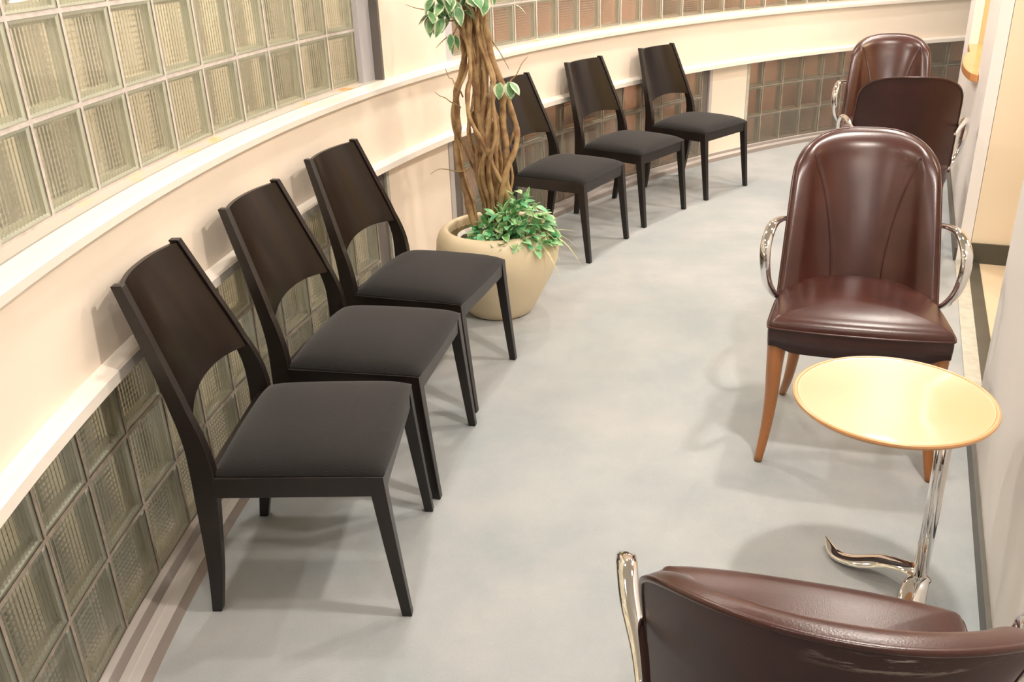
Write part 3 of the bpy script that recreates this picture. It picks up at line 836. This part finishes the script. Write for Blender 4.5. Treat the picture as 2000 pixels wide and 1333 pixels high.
# ------------------------------------------------------------------ round side table
tb = empty('side_table', (.94, 1.685, 0))
tag(tb, 'round glossy maple side table on an off-centre chrome pole', 'table')
def L3(x, y, z): return Vector((x, y, z)) - tb.location
bm = bmesh.new(); TC = L3(.800, 1.672, 0); TZ = .55
prof = [(.0, TZ-.014), (.176, TZ-.014), (.193, TZ-.0105), (.2015, TZ-.005), (.2045, TZ+.0005), (.2035, TZ+.0042), (.200, TZ+.0058), (.196, TZ+.0056), (.1935, TZ+.0040), (.190, TZ+.0036), (.10, TZ+.0036), (.0, TZ+.0036)]
seg = 96
vs = []
for r_, z in prof:
    if r_ == 0: vs.append(bm.verts.new((TC.x, TC.y, z))); continue
    vs.append([bm.verts.new((TC.x+r_*cos(2*pi*k/seg), TC.y+r_*sin(2*pi*k/seg), z)) for k in range(seg)])
for a, b in zip(vs, vs[1:]):
    for k in range(seg):
        k2 = (k+1) % seg
        if not isinstance(a, list): bm.faces.new((a, b[k2], b[k]))
        elif not isinstance(b, list): bm.faces.new((a[k], a[k2], b))
        else: bm.faces.new((a[k], a[k2], b[k2], b[k]))
tt = from_bm('table_top', bm, M_table, tb, True)
mm_ = tt.modifiers.new('es', 'EDGE_SPLIT'); mm_.split_angle = R(22)
bm = bmesh.new(); tube(bm, [(0, 0, .035), (0, 0, .30), (0, 0, TZ-.016)], .0125, 20)
tube(bm, [L3(.925, 1.684, .05), L3(.925, 1.684, .3), L3(.925, 1.684, TZ-.016)], .0075, 14)
from_bm('pole', bm, M_chrome, tb, True)
bm = bmesh.new(); tube(bm, [(0, 0, TZ-.022), (0, 0, TZ-.0165)], .035, 24)
tube(bm, [(-.0, .0, TZ-.020), TC+Z*(TZ-.020)], .012, 8, flat=(.35, 1.4))
from_bm('top_plate', bm, M_chrome, tb, True)
def s_leg(ctrl, wd):
    bm = bmesh.new(); P = catmull(ctrl, 10); n = len(P); rings = []
    for i, p in enumerate(P):
        t = (P[min(i+1, n-1)]-P[max(i-1, 0)]).normalized(); sd = t.cross(Z).normalized(); nn = sd.cross(t)
        k = i/(n-1); w_ = wd*(.55+.9*sin(pi*min(1, .15+k*.75)))*(1-k**6*.93); h = .0085*(1-k**5*.85)
        rings.append([p + sd*w_*cos(2*pi*q/16)*1.0 + nn*h*sin(2*pi*q/16) for q in range(16)])
    loft(bm, rings); from_bm('foot', bm, M_chrome, tb, True)
P0_ = Vector((0, 0, 0))
for turn in (0, 1.99):
    Mr = Matrix.Rotation(turn, 3, 'Z')
    s_leg([Mr @ Vector(p) for p in ((.0, -.006, .060), (-.012, .030, .064), (-.052, .085, .045), (-.105, .120, .024), (-.140, .165, .012), (-.147, .224, .022))], .0215)

# ------------------------------------------------------------------ planter
PC = Vector((-.045, 3.605, 0))
pot = empty('planter_pot', PC); tag(pot, 'large sand coloured ceramic pot holding the plants', 'pot')
bm = bmesh.new()
prof = [(.0001, 0), (.125, 0), (.138, .008), (.158, .04), (.196, .11), (.232, .18), (.252, .24), (.258, .285), (.254, .325), (.242, .355), (.226, .372), (.212, .378), (.204, .374), (.200, .364), (.205, .345), (.212, .30), (.19, .26)]
rings = [[(r_*cos(2*pi*k/72), r_*sin(2*pi*k/72), z) for k in range(72)] for r_, z in prof]
loft(bm, rings, True, False)
from_bm('pot_body', bm, M_pot, pot, True)
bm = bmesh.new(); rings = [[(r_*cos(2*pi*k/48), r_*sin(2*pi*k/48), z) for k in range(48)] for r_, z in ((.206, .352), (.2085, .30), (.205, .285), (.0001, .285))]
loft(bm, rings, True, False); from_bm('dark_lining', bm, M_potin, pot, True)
def rl(cx_, cy_, prof, name, mat, par, seg=40):
    bm = bmesh.new(); loft(bm, [[(cx_+r_*cos(2*pi*k/seg), cy_+r_*sin(2*pi*k/seg), z) for k in range(seg)] for r_, z in prof], True, False)
    return from_bm(name, bm, mat, par, True)
inner = rl(.035, -.045, [(.10, .288), (.118, .29), (.127, .345), (.130, .350), (.127, .352), (.121, .350), (.118, .335), (.0001, .332)], 'inner_pot', M_pvc, None)
inner.location = PC + Vector((-.07, .01, 0)); tag(inner, 'white plastic inner pot just inside the sand coloured pot', 'pot')
soil = rl(.035, -.045, [(.117, .334), (.118, .337), (.07, .342), (.0001, .343)], 'soil', M_soil, inner)

# artificial ficus: bundle of twisting stems
tree = empty('ficus_tree', PC+Vector((0, 0, .29))); tag(tree, 'tall ficus tree with a bundle of twisted brown stems in the pot', 'plant')
tz = PC.z + .29
rnd = random.Random(11)
def interp(z, T):
    if z <= T[0][0]: return T[0][1]
    for (a, x), (b, y) in zip(T, T[1:]):
        if z <= b: return x + (y-x)*(z-a)/(b-a)
    return T[-1][1]
def axis(z):    # centre line of the bundle, z absolute
    return Vector((interp(z, [(.3, -.01), (.48, -.018), (.7, -.033), (.88, -.045), (1.07, -.045), (1.26, -.07), (1.7, -.10)]), .0, z))
def spread(z):
    return interp(z, [(.3, .055), (.42, .066), (.55, .090), (.68, .118), (.80, .126), (.92, .100), (1.05, .058), (1.18, .055), (1.35, .085), (1.8, .13)])
stems = bmesh.new()
for i in range(29):
    ph = 2*pi*i/29 + rnd.uniform(-.3, .3); k = rnd.choice([.2, .4, .6, .8, 1.0, 1.05]); tw = rnd.uniform(-2.6, 2.6) if i % 3 else rnd.uniform(1.4, 3.4)
    r0 = rnd.uniform(.0045, .0105) if i % 4 else rnd.uniform(.011, .0155)
    zt = 1.75 if i % 5 else rnd.uniform(.75, 1.0)
    P = []; z = .285; wob = [rnd.uniform(0, 6) for _ in range(3)]
    while z < zt:
        c_ = axis(z); sp = spread(z)*k; a = ph + tw*(z-.3)
        P.append(Vector((c_.x + sp*cos(a) + .014*sin(11*z+wob[0]) + .006*sin(27*z+wob[2]), c_.y + sp*.9*sin(a) + .012*sin(12*z+wob[1]), z-.29)))
        z += .07
    P = catmull(P, 3); n = len(P)
    tube(stems, P, [r0*(1.15-.45*q/(n-1))*(1+.12*sin(q*1.9+wob[2])) for q in range(n)], 8)
tw_ = stems
for (z0_, a, ln, up_) in ((.62, 3.3, .16, -.01), (.86, 3.0, .10, .06), (.90, 2.7, .07, .10), (.88, .2, .12, .16), (1.15, .4, .10, -.15), (1.22, 3.2, .20, .02), (1.2, 2.9, .14, -.05), (1.18, 3.6, .12, -.10), (1.28, 2.5, .3, .12)):
    c_ = axis(z0_); st = Vector((c_.x+spread(z0_)*.7*cos(a), c_.y, z0_-.29)); P = [st]
    for q in range(1, 6):
        P.append(st + Vector((cos(a)*ln*q/5, sin(a)*ln*.6*q/5 + rnd.uniform(-.01, .01), up_*q/5 + rnd.uniform(-.008, .012))))
    tube(tw_, catmull(P, 4), [.0035*(1-.14*q/4) for q in range(21)], 6)
from_bm('stems', stems, M_vine, tree, True)

def leaf(bm, uvl, base, d, L_, wd, droop=.3, fold=.25, nseg=6, roll=0, pointed=1.0):
    d = Vector(d).normalized(); s = d.cross(Z)
    if s.length < .05: s = Vector((1, 0, 0))
    s.normalize(); s = Matrix.Rotation(roll, 3, d) @ s; nrm = s.cross(d)
    rows = []
    for i in range(nseg+1):
        t = i/nseg; ww = wd*(sin(pi*t**.8*.97+.03))**pointed if t < 1 else 0.0005
        c_ = Vector(base) + d*L_*t - Z*droop*L_*t*t
        rows.append([bm.verts.new(c_ - s*ww + nrm*fold*ww), bm.verts.new(c_), bm.verts.new(c_ + s*ww + nrm*fold*ww)])
    for a, b in zip(rows, rows[1:]):
        for q, us in ((0, (1, 0, 0, 1)), (1, (0, 1, 1, 0))):
            f = bm.faces.new((a[q], a[q+1], b[q+1], b[q])); f.smooth = True
            for lp, uu in zip(f.loops, us): lp[uvl].uv = (uu, 0)
def leaves_obj(name, mat, parent, fn):
    bm = bmesh.new(); uvl = bm.loops.layers.uv.new('UVMap'); fn(bm, uvl)
    me = bpy.data.meshes.new(name); bm.to_mesh(me); bm.free(); return link(name, me, parent, mat, True)
def ficus(bm, uvl):
    def cl(c_, n, spx, L0=.06, dz=-.6):
        for _ in range(n):
            p = Vector(c_) + Vector((rnd.uniform(-1, 1)*spx[0], rnd.uniform(-1, 1)*spx[1], rnd.uniform(-1, 1)*spx[2]))
            leaf(bm, uvl, p - Z*.29, (rnd.uniform(-.8, .8), rnd.uniform(-.9, .3), dz+rnd.uniform(-.4, .3)), rnd.uniform(.8, 1.25)*L0, rnd.uniform(.8, 1.1)*L0*.36, .2, .2, roll=rnd.uniform(-.7, .7))
    cl((-.17, -.02, 1.235), 26, (.045, .07, .045))
    cl((-.215, -.02, 1.21), 6, (.02, .03, .02))
    cl((-.12, -.03, 1.27), 12, (.04, .04, .05))
    cl((-.135, -.04, 1.13), 3, (.012, .02, .02), .05)
    cl((.0, -.09, 1.30), 5, (.05, .03, .03)); cl((-.10, -.05, 1.25), 5, (.03, .03, .04))
    for x in (.045, .075, .08):
        leaf(bm, uvl, (x-.01, -.09, .965-.29), ((x-.06)*6, -.25, -1 if x < .05 else -.85), .062, .024, .05, .15, roll=rnd.uniform(-.3, .3))
    leaf(bm, uvl, (.075, -.09, .965-.29), (.5, -.3, -.7), .06, .026, .05, .15)
    leaf(bm, uvl, (.10, -.02, 1.235-.29), (.8, -.1, -.4), .05, .012)
    # crown above the frame
    for _ in range(170):
        a = rnd.uniform(0, 2*pi); r_ = rnd.uniform(.05, .38); z = rnd.uniform(1.42, 2.15)
        leaf(bm, uvl, (-.08+r_*cos(a), r_*sin(a)*.6-.1, z-.29), (cos(a), sin(a), -.5), rnd.uniform(.05, .08), .023, .3, .2, roll=rnd.uniform(-.6, .6))
leaves_obj('leaves', M_ficus, tree, ficus)

# low leafy plant at the foot of the tree
bush = empty('leafy_bush', PC+Vector((.075, -.06, .345))); tag(bush, 'low bright green leafy plant spilling over the rim of the pot', 'plant')
bl = bush.location - PC
def bushf(mode):
    def fn(bm, uvl):
        rr = random.Random(20+mode)
        cnt = (165, 150, 110)[mode]
        for _ in range(cnt):
            a = rr.uniform(0, 2*pi); k = sqrt(rr.random())
            x = -.015 + .165*k*cos(a); y = -.04 + .11*k*sin(a)
            hmax = .205*(1-k*k)*(.40+.60*min(1, max(0, (x+.12)/.15))) + .02
            z = rr.uniform(.0 if mode < 2 else -.01, 1)*hmax - .02*(k > .85)
            d = (cos(a)*.8*k+rr.uniform(-.5, .5), sin(a)*.8*k-.25+rr.uniform(-.5, .5), rr.uniform(-.25, .75))
            L_ = rr.uniform(.036, .066)
            leaf(bm, uvl, (x, y, z), d, L_, L_*rr.uniform(.26, .36), rr.uniform(0, .4), .25, roll=rr.uniform(-.6, .6))
        if mode == 0:
            for (x, y, z, dx, dz, L_) in ((.055, -.03, .175, .15, 1, .045), (.02, -.03, .135, -.7, .5, .045), (.05, -.02, .12, .5, .8, .03), (.085, -.03, .11, .6, .7, .035), (-.05, -.05, .10, -.2, 1, .05)):
                leaf(bm, uvl, (x, y, z), (dx, -.1, dz), L_, L_*.3, .1, .2)
    return fn
leaves_obj('variegated_leaves', M_leafA, bush, bushf(0))
leaves_obj('bright_leaves', M_leafB, bush, bushf(1))
leaves_obj('deep_green_leaves', M_leafD, bush, bushf(2))
def stemf():
    bm = bmesh.new(); rr = random.Random(5)
    for _ in range(34):
        a = rr.uniform(0, 2*pi); k = rr.uniform(.1, 1)
        P = catmull([(.0+.03*cos(a), -.01+.03*sin(a), -.02), (.01+.07*k*cos(a), -.02+.06*k*sin(a), .05), (.015+.115*k*cos(a), -.03+.09*k*sin(a), .085*(1.1-k*.7))], 4)
        tube(bm, P, .0014, 5)
    P = catmull([(.04, -.02, .06), (.05, -.03, .12), (.055, -.03, .178)], 4); tube(bm, P, .001, 5)
    from_bm('stalks', bm, M_leafB, bush, True)
stemf()
grass = empty('grass_tuft', PC+Vector((.16, -.08, .35))); tag(grass, 'straw coloured grass blades arching over the right side of the pot', 'plant')
def gf(bm, uvl):
    rr = random.Random(3)
    for _ in range(58):
        a = rr.uniform(-1.0, .9); el = rr.uniform(-.1, .9); L_ = rr.uniform(.07, .15)
        leaf(bm, uvl, (rr.uniform(-.05, .01), rr.uniform(-.03, .05), rr.uniform(-.01, .03)), (cos(a), sin(a)*.8, el), L_, .0045, rr.uniform(.3, .9), .4, 9)
    for (x, y, dx, dy, dz, L_, dr, w_) in ((-.03, -.06, .55, -.55, .25, .17, 1.0, .006), (.03, -.02, .8, -.3, .35, .19, 1.15, .005), (.03, .0, .9, 0, .3, .16, .8, .004), (.02, .02, 1, .2, .3, .15, .3, .004), (-.135, .01, -.25, 0, 1, .14, .05, .009), (-.125, .02, .05, 0, 1, .12, .05, .008), (-.10, .03, -.1, 0, 1, .12, .0, .006)):
        leaf(bm, uvl, (x, y, .0), (dx, dy, dz), L_, w_, dr, .4, 14)
leaves_obj('blades', M_grass, grass, gf)
